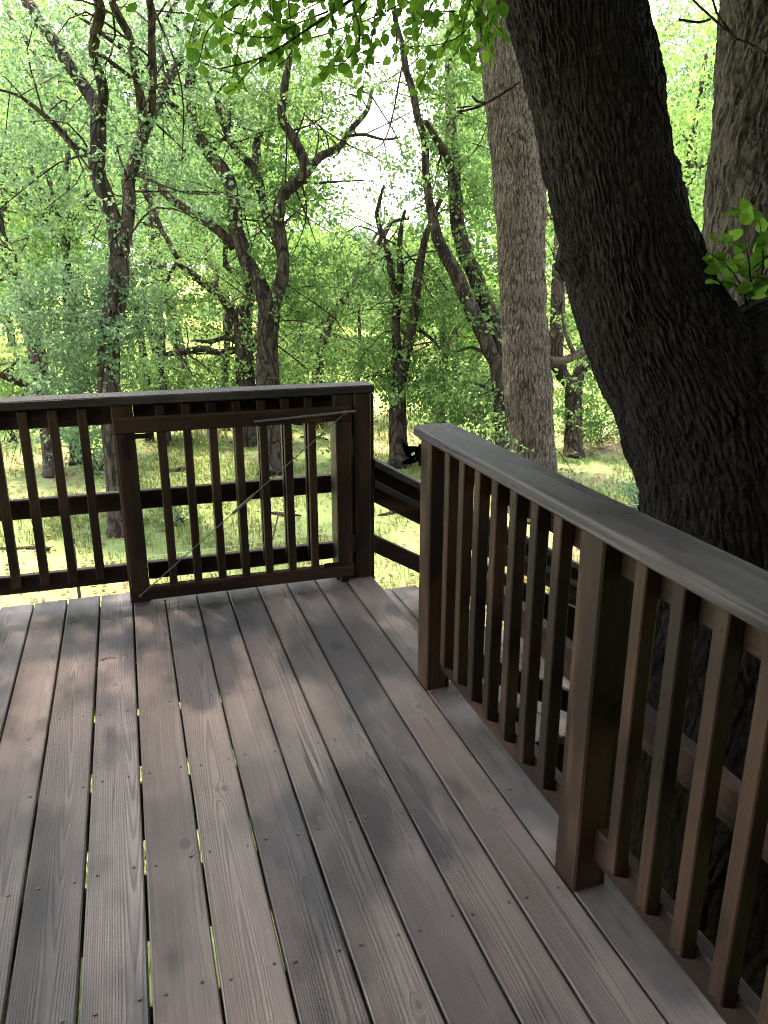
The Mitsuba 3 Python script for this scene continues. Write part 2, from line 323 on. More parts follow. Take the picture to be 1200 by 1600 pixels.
for (x, z, sx, sz) in ((GX0 + .035, .800, 1, -1), (GX1 - .03, .102, -1, -1)):
    a = box((min(x, x + sx * .115), GY0 - .0035, z - .011), (max(x, x + sx * .115), GY0 - .0005, z + .011)); b = box((x - .0115, GY0 - .0042, min(z + sz * .012, z + sz * .10)), (x + .0115, GY0 - .0006, max(z + sz * .012, z + sz * .10)))
    scr = [cyl((x + sx * o, GY0 - .006, z), (x + sx * o, GY0 - .002, z), .0045, 8) for o in (.03, .09)]
    put('corner_bracket', cat(a, b, *scr) if sz < 0 and z > .5 else cat(a, *scr), 'black_iron', gate)
for z in (.69, .20):
    put('hinge', cat(box((GX1 - .004, GY0 + .006, z - .045), (GX1 + .022, GY0 + .012, z + .045)), cyl((GX1 + .002, GY0 + .004, z - .046), (GX1 + .002, GY0 + .004, z + .046), .006)), 'black_iron', gate)
put('hinge_block', beam((-.030, 2.150, .002), (.010, 2.1875, .028), 'x', .002), 'black_iron', gate)

# latch on the first post of the right railing
import shapely
from shapely.geometry import Polygon, Point
lt = thing('gate_latch', 'black metal gravity latch fixed to the first post of the right railing', 'latch')
sh = Polygon([(-.004, .026), (.040, .030), (.052, .042), (.057, .040), (.050, .016), (.044, .000), (.028, -.012), (.054, -.022), (.054, -.030), (.018, -.027), (-.004, -.018)]).buffer(.002).difference(Point(.020, .003).buffer(.008)).difference(Point(.012, -.013).buffer(.004))
m = trimesh.creation.extrude_polygon(sh, .010, engine='earcut'); v = m.vertices.copy(); m.vertices = np.stack([-.004 - v[:, 0], 1.151 + v[:, 2], .873 + v[:, 1]], 1); m.invert()
put('hook', m, 'black_iron', lt)
put('plate', cat(box((-.006, 1.1455, .835), (.062, 1.1505, .912)), *[cyl((.05, 1.150, z), (.05, 1.154, z), .005, 8) for z in (.847, .900)]), 'black_iron', lt)

# unseen wall and roof added behind the viewer to darken the near deck
hs = thing('added_house', 'unseen brown board sided wall with an overhanging roof, added behind the deck to block light', 'added_house')
put('wall', box((-7, -3.0, GZ - .2), (4.5, -2.66, 2.9)), 'rail_wood_x', hs)
for k_ in range(14): put('wall_board', beam((-7, -2.655, -.10 + k_ * .205), (4.5, -2.63, .10 + k_ * .205), 'x', .006), 'rail_wood_x', hs)
rf = trimesh.creation.extrude_polygon(shapely.geometry.Polygon([(-6.5, 4.55), (-.75, 2.55), (-.75, 2.67), (-6.5, 4.70)]), 12.5, engine='earcut'); v = rf.vertices.copy(); rf.vertices = np.stack([-7.5 + v[:, 2], v[:, 0], v[:, 1]], 1)
put('roof', rf, 'rail_wood_x', hs)

# ------------------------------------------------------------------ stairs
st = thing('deck_stairs', 'wooden stairs with sloping handrails leading down from the deck opening behind the right railing', 'stairs')
K, RUN, RISE = -.577, .300, .173
for s in range(8):
    z, x = -.155 - RISE * s, .152 + RUN * s
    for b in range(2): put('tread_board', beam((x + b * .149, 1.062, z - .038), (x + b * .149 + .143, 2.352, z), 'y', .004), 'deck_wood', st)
def stringer(y):
    pts = [(.100, -.0405), (.100, -.30)]
    top = []
    for s in range(8):
        z, x = -.155 - RISE * s - .0385, .152 + RUN * s; top += [(x, z), (x + RUN, z)]
    bx, bz = top[-1]
    poly = Polygon([(.100, -.197)] + top + [(bx, bz - .10), (bx - .15, bz - .16), (.100, -.44)])
    m = trimesh.creation.extrude_polygon(poly, .038, engine='earcut'); v = m.vertices.copy(); m.vertices = np.stack([v[:, 0], y + v[:, 2], v[:, 1]], 1); m.invert()
    return m
for y in (1.085, 1.70, 2.28): put('stringer', stringer(y), 'rail_wood_x', st)
put('cap_rail', slope_beam(.160, 2.75, 2.19, 2.33, .605, .038, K, .005), 'cap_wood_x', st)
put('upper_rail', slope_beam(.160, 2.75, 2.266, 2.302, .566, .064, K), 'rail_wood_x', st)
put('handrail', slope_beam(.160, 2.75, 2.195, 2.300, .500, .036, K), 'cap_wood_x', st)
put('handrail_support', slope_beam(.160, 2.75, 2.24, 2.276, .463, .085, K), 'rail_wood_x', st)
put('lower_rail', slope_beam(.160, 2.75, 2.245, 2.283, .205, .096, K), 'rail_wood_x', st)
put('near_handrail', slope_beam(.136, 2.75, 1.095, 1.133, .515, .14, K), 'rail_wood_x', st)
put('near_lower_rail', slope_beam(.136, 2.75, 1.095, 1.133, .146, .100, K), 'rail_wood_x', st)
for x, y in ((1.35, 2.3035), (2.66, 2.3035), (1.35, 1.1345), (2.66, 1.1345)):
    zt = (.43 if y < 2 else .56) + K * (x + .09 - .16); put('post', beam((x, y, GZ - .2), (x + .089, y + .089, zt), 'z'), 'rail_wood_z', st)

# ------------------------------------------------------------------ vegetation helpers
LEAF = {'oak': ((0.085, 0.165, 0.055), (0.205, 0.335, 0.115)), 'blue': ((0.085, 0.160, 0.085), (0.190, 0.300, 0.160)),
        'lime': ((0.155, 0.285, 0.070), (0.29, 0.45, 0.135)), 'elm': ((0.070, 0.170, 0.018), (0.25, 0.44, 0.060))}
def leaves(c, length, r, tone='oak', up=0.55, wide=0.6):
    """c: n x 3 leaf places -> (vertices, quads, colours): one folded four-cornered leaf each."""
    n = len(c); L = length * r.uniform(.7, 1.3, (n, 1))
    nrm = r.normal(size=(n, 3)); nrm /= np.linalg.norm(nrm, axis=1, keepdims=True); nrm = nrm + [0, 0, up]; nrm /= np.linalg.norm(nrm, axis=1, keepdims=True)
    a = np.cross(nrm, r.normal(size=(n, 3))); a /= np.linalg.norm(a, axis=1, keepdims=True); b = np.cross(nrm, a)
    W = L * wide / 2
    v = np.stack([c - a * L / 2, c + b * W + nrm * L * .08 - a * L * .04, c + a * L / 2 - nrm * L * .05, c - b * W + nrm * L * .08 - a * L * .04], 1).reshape(-1, 3)
    k = np.arange(n)[:, None] * 4; f = np.concatenate([k + [0, 1, 2], k + [0, 2, 3]])
    lo, hi = map(np.array, LEAF[tone]); t = np.clip(r.normal(.5, .28, (n, 1)), 0, 1)
    col = np.repeat(lo * (1 - t) + hi * t, 4, axis=0)
    return v, f, col

def clumps(centers, rad, per, r, flat=.7):
    """Leaf places: per leaves round each centre, thinning outwards, in a few sub-sprays."""
    n = len(centers); sub = np.repeat(centers, 5, axis=0) + r.normal(size=(n * 5, 3)) * rad * [.75, .75, .7 * flat]
    m = max(1, per // 5); p = np.repeat(sub, m, axis=0) + r.normal(size=(n * 5 * m, 3)) * rad * .25 * np.array([1, 1, .65])
    return p

def put_leaves(name, parent, pieces, **kw):
    v, f, c, n = [], [], [], 0
    for a, b, d in pieces: v.append(a); f.append(b + n); c.append(d); n += len(a)
    return put(name, trimesh.Trimesh(np.vstack(v), np.vstack(f), process=False), 'leaf', parent, color=np.vstack(c), **kw)

def limb_path(pts, depth, drift=0.0, r=None, step=.16):
    """pts: (px, py, width px) -> path in metres; drift: how far the far end bends away from or towards us."""
    n = len(pts); out = []
    for i, (x, y, w) in enumerate(pts):
        d = depth + drift * i / max(n - 1, 1); q = at(x, y, d); out.append([*q, max(w * d / FPX / 2, .006)])
    return spline(out, step)

def tree(name, label, base, trunk, limbs, blobs, tone='oak', barkm='bark_oak', seed=0, depth=None, leaf=.074, per=85, group=None, top=None, twigs=5, shed=1.0):
    """base: photo pixel of the foot; trunk, limbs: traced widths; blobs: (px, py, rx, ry, clumps) of foliage."""
    r = np.random.default_rng(1000 + seed); foot, D = on_ground(*base); D = depth or D
    k = thing(name, label, 'tree', group); ms = []
    w0 = trunk[0][2]; fx, fy = base
    tp = limb_path([(fx, fy + 6, w0 * 1.55), (fx + (trunk[0][0] - fx) * .12, fy - 12, w0 * 1.12)] + trunk, D, 0, r); tp[:, 3] *= 1
    ms.append(tube(tp, 14, .10, seed)); wood_pts = [tp[len(tp) // 2:]]
    br = []
    for q, l in enumerate(limbs):
        pth = limb_path(l, D, r.uniform(-1.3, 1.3) if q else r.uniform(-.4, .4), r); pth[:, :3] += (meshkit.noise(pth[:, :3] * 3, seed + q)[:, None] - .5) * .08
        br.append(tube(pth, 9, .10, seed + q)); wood_pts.append(pth)
    allp = np.vstack(wood_pts); tw = []; ends = []
    nt = twigs * max(1, len(limbs))
    for _ in range(nt):
        s = allp[r.integers(len(allp) // 3, len(allp))]; d = r.normal(size=3) + [0, 0, .25]; d /= np.linalg.norm(d); L = r.uniform(.7, 1.7); m1 = s[:3] + d * L * .5 + r.normal(size=3) * .2; e = s[:3] + d * L + r.normal(size=3) * .22 - [0, 0, .15]
        rr = min(s[3] * .45, .016); tw.append(tube(spline([[*s[:3], rr], [*m1, rr * .7], [*e, rr * .3]], .2), 5)); ends += [e]
    put('trunk', join(ms), barkm, k, smooth=True)
    if br or tw: put('limbs', join(br + tw), barkm, k, smooth=True)
    cs = [np.array(ends)] if ends else []
    for (x, y, rx, ry, n) in blobs:
        u = r.normal(size=(n, 3)); u /= np.linalg.norm(u, axis=1, keepdims=True); u *= r.random((n, 1)) ** (1 / 2.2)
        rz = max(rx, ry) * D / FPX
        cs.append(np.array([at(x + a * rx, y + b * ry, D + (c + .45) * rz) for a, b, c in u]))
    cs = np.vstack(cs); cs = cs[cs[:, 2] > GZ + .25]
    if len(cs): put_leaves('crown', k, [leaves(clumps(cs, .34 * shed, per, r), leaf, r, tone)])
    return k

# ------------------------------------------------------------------ the oaks beyond the railing
def H(*p): return [(x / 2, y / 2, w) for x, y, w in p]
tree('oak_tree', 'forked oak with bluish leaf sprays on its trunk, nearest tree behind the far railing', (188, 834),
     [(180, 720, 33), (170, 605, 34), (172, 520, 34), (184, 450, 33), (186, 405, 30)],
     [H((372, 810, 26), (350, 700, 25), (330, 600, 26), (303, 500, 26), (310, 400, 25), (312, 345, 24), (270, 280, 20), (210, 180, 19), (130, 80, 18), (75, -10, 17)),
      H((316, 360, 18), (320, 300, 17), (298, 200, 16), (300, 100, 17), (312, 40, 17), (298, -10, 15)),
      H((292, 490, 10), (220, 450, 8), (170, 390, 8), (110, 330, 7), (60, 300, 5), (-6, 282, 4)),
      H((384, 800, 22), (402, 680, 21), (400, 600, 20), (410, 540, 20), (432, 460, 20), (462, 375, 21), (500, 310, 15), (540, 230, 14), (590, 140, 13), (630, 60, 12), (664, -10, 11)),
      H((416, 250, 7), (380, 215, 7), (330, 180, 6), (300, 172, 4)), H((412, 190, 6), (370, 140, 6), (310, 100, 6), (240, 55, 5), (200, 20, 4)), H((540, 300, 5), (520, 200, 6), (495, 130, 6), (520, 60, 6), (560, -10, 6)),
      H((455, 385, 15), (440, 310, 14), (420, 200, 13), (400, 100, 13), (355, 0, 12)),
      H((478, 350, 12), (482, 290, 12), (480, 180, 13), (472, 80, 12), (468, -10, 12))],
     [(120, 560, 90, 60, 34), (60, 480, 90, 60, 26), (170, 490, 70, 60, 26), (105, 620, 60, 60, 18), (190, 440, 50, 60, 12), (60, 250, 110, 110, 26), (240, 60, 160, 90, 26), (60, 60, 120, 100, 24), (230, 220, 80, 90, 12)], 'blue', seed=1, per=90, leaf=.064)
tree('oak_tree', 'tall oak with a dark twisting fork, seen left of the gap of open sky', (430, 737),
     [(427, 690, 40), (419, 600, 38), (418, 540, 34), (420, 490, 34)],
     [H((838, 1060, 26), (838, 980, 27), (820, 905, 24), (780, 840, 24), (735, 720, 23), (735, 640, 22), (715, 560, 21), (660, 490, 20), (620, 420, 18), (600, 360, 16), (590, 290, 16), (603, 200, 15), (600, 150, 13), (570, 60, 9)),
      H((730, 775, 15), (680, 720, 15), (620, 670, 14), (540, 620, 13), (480, 570, 10), (450, 550, 7), (425, 545, 4)),
      H((640, 130, 8), (690, 70, 7), (740, 10, 6), (760, -40, 5)), H((596, 150, 7), (570, 110, 6), (545, 70, 6), (530, 20, 5), (520, -30, 4)), H((660, 480, 6), (690, 440, 6), (715, 420, 5), (720, 330, 4), (715, 250, 3)), H((560, 800, 8), (500, 720, 8), (470, 650, 7), (455, 610, 5), (440, 580, 3)),
      H((606, 395, 9), (550, 340, 10), (510, 320, 7), (470, 300, 4)),
      H((840, 1060, 26), (846, 970, 25), (878, 880, 22), (884, 800, 20), (868, 680, 20), (890, 600, 20), (940, 560, 19), (950, 510, 17), (905, 410, 15), (880, 350, 14), (890, 260, 13), (905, 170, 10), (890, 60, 7)),
      H((945, 560, 13), (1000, 490, 13), (1060, 460, 11), (1100, 400, 10), (1150, 340, 8), (1165, 270, 6)),
      H((1090, 425, 5), (1140, 420, 5), (1200, 435, 4), (1250, 430, 3)),
      H((880, 790, 15), (820, 640, 14), (808, 540, 14), (800, 460, 13), (830, 380, 10), (860, 300, 7)),
      H((815, 600, 12), (790, 530, 13), (740, 470, 12), (700, 390, 11), (670, 300, 8), (640, 200, 5)),
      H((930, 575, 5), (1000, 572, 4), (1070, 570, 3), (1140, 563, 2))],
     [(330, 180, 120, 120, 40), (460, 300, 70, 80, 26), (430, 150, 110, 80, 30), (330, 330, 90, 70, 22), (450, 420, 70, 50, 20), (510, 150, 50, 50, 7), (300, 30, 150, 60, 22), (480, 490, 50, 50, 14), (500, 60, 90, 50, 16),], seed=2)
tree('oak_tree', 'low spreading oak with two crooked bare limbs reaching left just above the far railing', (386, 694),
     [(384, 600, 30), (380, 520, 28), (376, 480, 26)],
     [[(374, 500, 18), (360, 482, 16), (330, 450, 14), (300, 430, 11), (275, 412, 8), (262, 440, 5)], [(378, 490, 16), (392, 468, 14), (380, 430, 12), (352, 415, 9), (352, 380, 7)],
      [(380, 545, 12), (345, 550, 11), (325, 546, 11), (290, 551, 10), (268, 552, 9), (240, 566, 6)], [(370, 536, 8), (350, 528, 8), (330, 533, 7), (303, 531, 4)], [(384, 560, 14), (408, 520, 13), (440, 470, 9), (452, 440, 6)],
      [(335, 455, 9), (340, 425, 8), (325, 405, 6), (322, 385, 4)]],
     [(290, 470, 80, 40, 22), (300, 590, 80, 30, 18), (400, 590, 60, 30, 16), (280, 400, 60, 40, 12), (390, 450, 70, 40, 14), (440, 560, 50, 40, 12)], seed=3)
tree('oak_tree', 'slender dark double-stemmed tree standing between the corner post and the right railing', (624, 727),
     [(622, 680, 29), (622, 610, 26), (628, 565, 24)],
     [[(620, 590, 16), (619, 520, 14), (620, 470, 13), (612, 430, 12), (600, 380, 10), (590, 330, 7), (600, 290, 4)], [(632, 560, 18), (648, 490, 17), (654, 420, 14), (668, 360, 10), (690, 310, 7)],
      [(622, 470, 11), (626, 420, 11), (624, 370, 8), (632, 330, 5)], [(645, 510, 6), (680, 530, 5), (700, 560, 3)], [(618, 600, 5), (590, 585, 4), (570, 590, 3)]],
     [(640, 600, 60, 40, 22), (590, 560, 50, 50, 16), (700, 590, 55, 50, 26), (640, 480, 60, 60, 20), (660, 400, 45, 60, 14), (700, 480, 40, 60, 14), (585, 440, 40, 30, 8)], 'oak', seed=4)
tree('oak_tree', 'leaning pair of oak trunks in part behind the tall grey trunk', (792, 752),
     [(790, 690, 34), (786, 620, 34), (782, 560, 34)],
     [[(784, 600, 24), (765, 548, 24), (735, 480, 24), (708, 418, 22), (688, 385, 20), (668, 300, 13), (664, 230, 12), (648, 160, 12), (636, 110, 11), (622, 50, 9), (610, -10, 7)],
      [(788, 560, 26), (770, 500, 25), (745, 440, 25), (722, 380, 24), (712, 310, 22), (709, 240, 19), (704, 170, 17), (702, 100, 15), (708, 20, 12)], [(706, 270, 14), (692, 230, 13), (676, 205, 10), (664, 190, 8)],
      [(776, 560, 6), (740, 540, 5), (715, 550, 3)], [(780, 620, 6), (750, 600, 5), (725, 600, 3)]],
     [(700, 250, 70, 90, 30), (690, 120, 70, 80, 26), (750, 470, 50, 80, 24), (770, 640, 50, 60, 22), (690, 620, 40, 50, 12), (760, 330, 50, 70, 14), (720, 30, 90, 50, 18)], 'oak', seed=5)
tree('oak_tree', 'small forked oak seen between the tall grey trunk and the big black trunk', (896, 713),
     [(896, 660, 27), (896, 620, 27), (898, 595, 26)],
     [[(898, 600, 20), (912, 575, 17), (935, 562, 15), (965, 540, 10), (990, 500, 6)], [(895, 600, 20), (878, 585, 22), (868, 555, 25), (872, 500, 24), (872, 430, 20), (878, 330, 16), (890, 240, 10)]],
     [(890, 640, 30, 40, 10), (800, 620, 70, 50, 24), (940, 590, 50, 40, 14), (880, 430, 40, 60, 12), (950, 650, 50, 25, 12), (880, 520, 40, 40, 8)], 'oak', seed=6)
tree('oak_tree', 'thin tree arching over to the right below the gap of open sky', (496, 668),
     [(494, 610, 17), (497, 570, 17)], [[(497, 580, 16), (505, 535, 16), (522, 485, 16), (550, 450, 15), (578, 410, 15), (594, 378, 12), (610, 350, 8), (640, 340, 5)], [(575, 412, 6), (580, 380, 5), (598, 350, 4), (602, 320, 2)], [(520, 490, 6), (500, 460, 5), (490, 420, 3)]],
     [(540, 560, 60, 45, 16), (470, 500, 50, 50, 12), (560, 480, 50, 40, 10), (460, 600, 50, 40, 12)], seed=7)
tree('oak_tree', 'dark trunk leaning in at the far left edge above the railing', (84, 742),
     [(72, 640, 26), (52, 520, 26), (40, 470, 25)], [[(40, 480, 23), (25, 430, 22), (8, 380, 22), (-20, 310, 18)], [(30, 560, 4), (0, 590, 4), (-20, 580, 4)], [(58, 620, 13), (30, 600, 12), (0, 585, 10), (-20, 575, 8)]],
     [(20, 440, 70, 70, 20), (30, 600, 60, 50, 16), (30, 200, 70, 80, 14), (90, 360, 60, 70, 14)], seed=8)
tree('oak_tree', 'thin pale limbed oak standing further back on the left between the forked trunks', (122, 724),
     [(118, 690, 20), (116, 600, 18), (112, 500, 17), (104, 420, 14)], [[(106, 430, 11), (98, 370, 10), (80, 290, 8), (60, 230, 6), (40, 120, 5)], [(106, 420, 10), (110, 350, 8), (130, 310, 7), (150, 290, 5)], [(114, 520, 10), (104, 470, 9), (105, 430, 9)],
      [(104, 390, 5), (60, 330, 5), (36, 290, 4), (10, 260, 3)], H((210, 640, 9), (205, 410, 8), (175, 340, 8), (130, 220, 8), (70, 110, 8), (30, 40, 7), (-10, -30, 6)), H((215, 690, 10), (245, 650, 9), (300, 625, 7), (340, 600, 4)), H((190, 700, 9), (150, 620, 7), (100, 560, 6), (85, 430, 5), (60, 380, 3)), H((195, 740, 7), (100, 670, 6), (60, 600, 6), (20, 510, 5))], [(110, 330, 80, 60, 20), (60, 380, 60, 60, 16), (200, 570, 40, 40, 10), (130, 680, 40, 25, 8)], seed=9)
for sx, ft, lb in ((((230, 610, 12), (222, 540, 11), (214, 485, 10), (204, 420, 7)), (234, 690), 'thin straight sapling rising right of the nearest oak'), (((256, 610, 11), (246, 560, 11), (227, 490, 9), (222, 440, 5)), (262, 696), 'thin leaning sapling, the right one of two beside the nearest oak')):
    tree('sapling', lb, ft, list(sx), [], [(230, 450, 40, 40, 6), (245, 590, 40, 30, 6)], seed=10 + len(lb) % 7, twigs=6)
for i, (x, y0, y1, w, lb) in enumerate(((690, 703, 420, 15, 'thin straight trunk standing right of the double-stemmed tree'), (352, 672, 380, 12, 'thin grey trunk half hidden behind the low spreading oak'), (560, 660, 470, 7, 'spindly sapling under the arching tree'), (466, 662, 470, 13, 'slim trunk between the tall fork and the arching tree'))):
    tree('sapling', lb, (x, y0), [(x - 2, y0 - 60, w), (x + 3, (y0 + y1) / 2, w * .9), (x, y1, w * .6)], [[(x + 2, (y0 + y1) / 2, w * .6), (x + 24, (y0 + y1) / 2 - 50, w * .4), (x + 50, (y0 + y1) / 2 - 70, w * .2)]], [(x, y1 + 40, 45, 50, 12), (x, y0 - 90, 40, 40, 8)], seed=20 + i, twigs=8)

# ------------------------------------------------------------------ the big near trunks
def barky(n, amp, lump, seed, blk=.11, wob=1.5):
    """Relief of old bark: n upright ridges round the trunk, wandering and joining, broken into plates about blk metres long."""
    def disp(v, s, r, dirs, ang):
        ph = n * ang / 2 / np.pi + wob * (meshkit.noise(v * np.array([7, 7, 2.2]), seed) - .5) * 2 + (.5 * wob) * (meshkit.noise(v * np.array([19, 19, 8.]), seed + 4) - .5) * 2
        d = np.abs(np.sin(np.pi * ph)); col = np.floor(ph) % n
        off = np.modf(np.abs(np.sin(col * 12.9898 + seed) * 43758.5))[0]
        cp = s / blk / (.6 + .9 * off) + 5 * off + 1.2 * meshkit.noise(v * 9, seed + 6); c = np.abs(np.sin(np.pi * cp))
        high = np.modf(np.abs(np.sin(col * 78.233 + np.floor(cp) * 37.719 + seed) * 24634.6))[0]
        plate = np.minimum(np.clip(d * 1.9, 0, 1) ** .6, .15 + .85 * np.clip(c * 2.6, 0, 1) ** .7) * (.6 + .6 * high)
        tall = .55 + .9 * meshkit.noise(v * np.array([13, 13, 5.]), seed + 7)
        return amp * (plate * tall - .6) + amp * .3 * (meshkit.noise(v * np.array([120, 120, 45.]), seed + 2) - .5) + lump * (meshkit.fbm(v * 2.2, 3, seed + 3) - .5)
    return disp
big = thing('big_tree', 'huge dark furrowed oak trunk forking beside the right railing', 'tree')
DB = 2.95
def P4(pts): return [[*at(x, y, d), w * d / FPX / 2] for x, y, w, d in pts]
base = spline(P4([(1215, 1790, 640, 2.98), (1205, 1560, 520, 2.96), (1198, 1330, 440, 2.95), (1200, 1100, 352, 2.93), (1192, 960, 322, 2.92), (1176, 850, 312, 2.92), (1146, 740, 292, 2.92), (1092, 630, 244, 2.93), (1042, 540, 218, 2.95), (1000, 450, 208, 2.97), (964, 320, 196, 3.0), (942, 220, 192, 3.04), (921, 110, 202, 3.08), (894, 0, 206, 3.12), (860, -120, 212, 3.2), (800, -330, 205, 3.4), (700, -650, 190, 3.8), (600, -900, 150, 4.2)]), .02)
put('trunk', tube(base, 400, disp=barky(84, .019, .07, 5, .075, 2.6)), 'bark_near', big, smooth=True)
fork = spline(P4([(1150, 900, 250, 2.93), (1165, 760, 270, 2.95), (1190, 640, 290, 2.98), (1250, 590, 268, 3.0), (1350, 580, 245, 3.0), (1500, 540, 240, 3.0), (1700, 380, 220, 3.1), (1900, 150, 200, 3.2)]), .024)
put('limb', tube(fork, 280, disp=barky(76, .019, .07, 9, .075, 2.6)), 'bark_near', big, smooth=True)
kn = spline(P4([(1000, 480, 170, 2.96), (955, 440, 140, 2.96), (918, 412, 96, 2.95), (892, 402, 66, 2.95), (872, 398, 30, 2.95)]), .012)
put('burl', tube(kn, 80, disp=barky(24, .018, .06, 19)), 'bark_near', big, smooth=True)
r = np.random.default_rng(55)
for a, L in ((-2.6, .9), (-1.6, .9), (-.6, .8), (.6, .8), (2.4, .9)):
    c = at(1205, 1560, 2.96); d = np.array([math.cos(a), math.sin(a), 0]); p = [[*(c + d * .30 + [0, 0, .15]), .17], [*(c + d * .62 + [0, 0, -.28]), .13], [*(c + d * (.62 + L * .5) + [0, 0, GZ - c[2] - .02 - .0]), .10]]
    put('root_flare', tube(spline(p, .03), 40, disp=barky(22, .018, .06, 31)), 'bark_near', big, smooth=True)
# crown limbs and leaves above the picture; unseen clumps added around to block light
cl, lw = [], []
for a, hgt, L in ((2.6, 5.2, 4.5), (1.9, 6.0, 4.2), (-2.7, 5.6, 4.6), (-2.0, 5.0, 4.0), (.4, 5.8, 4.0), (1.2, 6.4, 4.5), (-.8, 5.5, 4.0), (3.1, 4.4, 4.2)):
    s = base[-1, :3] if hgt > 5.1 else fork[-1, :3]; e = np.array([s[0] + L * math.cos(a), s[1] + L * math.sin(a), hgt + 1.2]); m1 = (s + e) / 2 + [0, 0, .5]
    pth = spline([[*s, .14], [*m1, .09], [*e, .03]], .25); lw.append(tube(pth, 9)); cl.append(pth[3:, :3])
put('upper_limbs', join(lw), 'bark_near', big, smooth=True)
cl = np.vstack(cl)
cs = np.vstack([cl[r.integers(len(cl), size=330)] + r.normal(size=(330, 3)) * [.8, .8, .5], np.stack([r.uniform(-6.5, 5, 1500), r.uniform(-4.5, 6.0, 1500), r.uniform(4.9, 8.0, 1500)], 1), np.stack([r.uniform(-.6, 4.5, 420), r.uniform(-3, 3.4, 420), r.uniform(3.7, 5.2, 420)], 1), np.stack([r.uniform(2.0, 6, 200), r.uniform(-4, -.4, 200), r.uniform(-1, 4.5, 200)], 1), np.stack([r.uniform(-9, -5, 260), r.uniform(-8, 1.5, 260), r.uniform(1.5, 7, 260)], 1), np.stack([r.uniform(-7, 7, 260), r.uniform(-9, -6, 260), r.uniform(1.0, 7, 260)], 1)])
cs = cs[(cs[:, 2] > 3.6) | ((cs[:, 0] > 1.9) & (cs[:, 1] < -.3)) | (cs[:, 0] < -4.5) | (cs[:, 1] < -5)]
put_leaves('crown', big, [leaves(clumps(cs, .5, 60, r), .135, r, 'oak')])

grey = thing('tall_tree', 'tall straight grey trunk with finely ridged bark standing left of the big black trunk', 'tree')
_, DG = on_ground(838, 800)
gp = spline(P4([(842, 815, 110, DG), (838, 770, 78, DG), (834, 720, 68, DG), (830, 660, 70, DG), (824, 600, 74, DG), (819, 500, 70, DG), (815, 400, 72, DG), (812, 300, 79, DG), (802, 200, 78, DG), (792, 110, 78, DG), (780, 20, 76, DG), (765, -100, 72, DG), (750, -300, 64, DG), (740, -520, 50, DG)]), .03)
put('trunk', tube(gp, 220, disp=barky(44, .024, .05, 41, .34, 1.1)), 'bark_grey', grey, smooth=True)
put('dead_limb', join([tube(limb_path([(852, 562, 14), (880, 564, 12), (905, 552, 13), (925, 544, 11), (945, 530, 8)], DG - .1), 10, .2, 3), tube(limb_path([(898, 554, 8), (890, 536, 8), (880, 505, 5), (879, 470, 4), (884, 440, 2)], DG - .1), 8, .2, 4), tube(limb_path([(912, 548, 5), (925, 535, 3), (936, 538, 2)], DG - .1), 6)]), 'bark_grey', grey, smooth=True, label='bare broken grey limb with an upright twig')
c2 = np.array([at(740 + r.normal() * 150, -330 + r.normal() * 130, DG + r.normal() * 1.6) for _ in range(170)])
put_leaves('crown', grey, [leaves(clumps(c2, .4, 70, r), .085, r, 'oak')])

mossy = thing('tall_tree', 'grey shaggy trunk at the top right corner behind the fork of the big trunk', 'tree')
DM = 4.6
mp = spline(P4([(1235, 1050, 300, DM), (1225, 760, 240, DM), (1222, 560, 236, DM), (1220, 440, 232, DM), (1216, 300, 212, DM), (1222, 200, 204, DM), (1232, 100, 206, DM), (1240, 0, 208, DM), (1250, -150, 200, DM), (1262, -420, 180, DM)]), .022)
mp[0, 2] = min(mp[0, 2], GZ - .1)
put('trunk', tube(mp, 220, disp=barky(58, .022, .04, 61, .26, 1.4)), 'bark_shaggy', mossy, smooth=True)
c3 = np.array([at(1200 + r.normal() * 150, -380 + r.normal() * 120, DM + 1 + r.normal() * 1.2) for _ in range(70)])
put_leaves('crown', mossy, [leaves(clumps(c3, .4, 60, r), .085, r, 'oak')])

# ------------------------------------------------------------------ leafy branches close to the camera
def broad_leaf(L, r, curl=.10):
    """One oval leaf with a pointed tip, folded along its midrib, with a stalk; lies along +x, upper side +z."""
    t = np.linspace(0, 1, 9); w = np.sin(np.pi * t ** .85) ** .72 * .34 * L * r.uniform(.9, 1.12); w[0] = w[-1] = 0
    z = -curl * L * t ** 2; rows = []
    for i in range(9): rows += [(t[i] * L, -w[i], z[i] + .22 * w[i]), (t[i] * L, 0, z[i]), (t[i] * L, w[i], z[i] + .22 * w[i])]
    f = []
    for i in range(8):
        a = i * 3; f += [[a, a + 3, a + 4], [a, a + 4, a + 1], [a + 1, a + 4, a + 5], [a + 1, a + 5, a + 2]]
    v = np.array(rows); v[:, 2] += .03 * L * np.sin(t.repeat(3) * 9 + r.uniform(0, 6))
    n = len(v); v = np.vstack([v, [(-.22 * L, -.006 * L, .01), (-.22 * L, .006 * L, .01)]]); f += [[n, 1, n + 1]]
    return v, np.array(f)
variants, variant_mesh, rest = [], [], {}
for q in range(14):
    lo, hi = map(np.array, LEAF['elm']); t = rng.random(); v, f = broad_leaf(1.0, rng, rng.uniform(.0, .28)); c = lo * (1 - t) + hi * t
    variant_mesh.append((v, f, np.tile(c, (len(v), 1))))
    variants.append(mikit.ply(trimesh.Trimesh(v, f, process=False), 'leaf', color=np.tile(c, (len(v), 1))))
count = {}
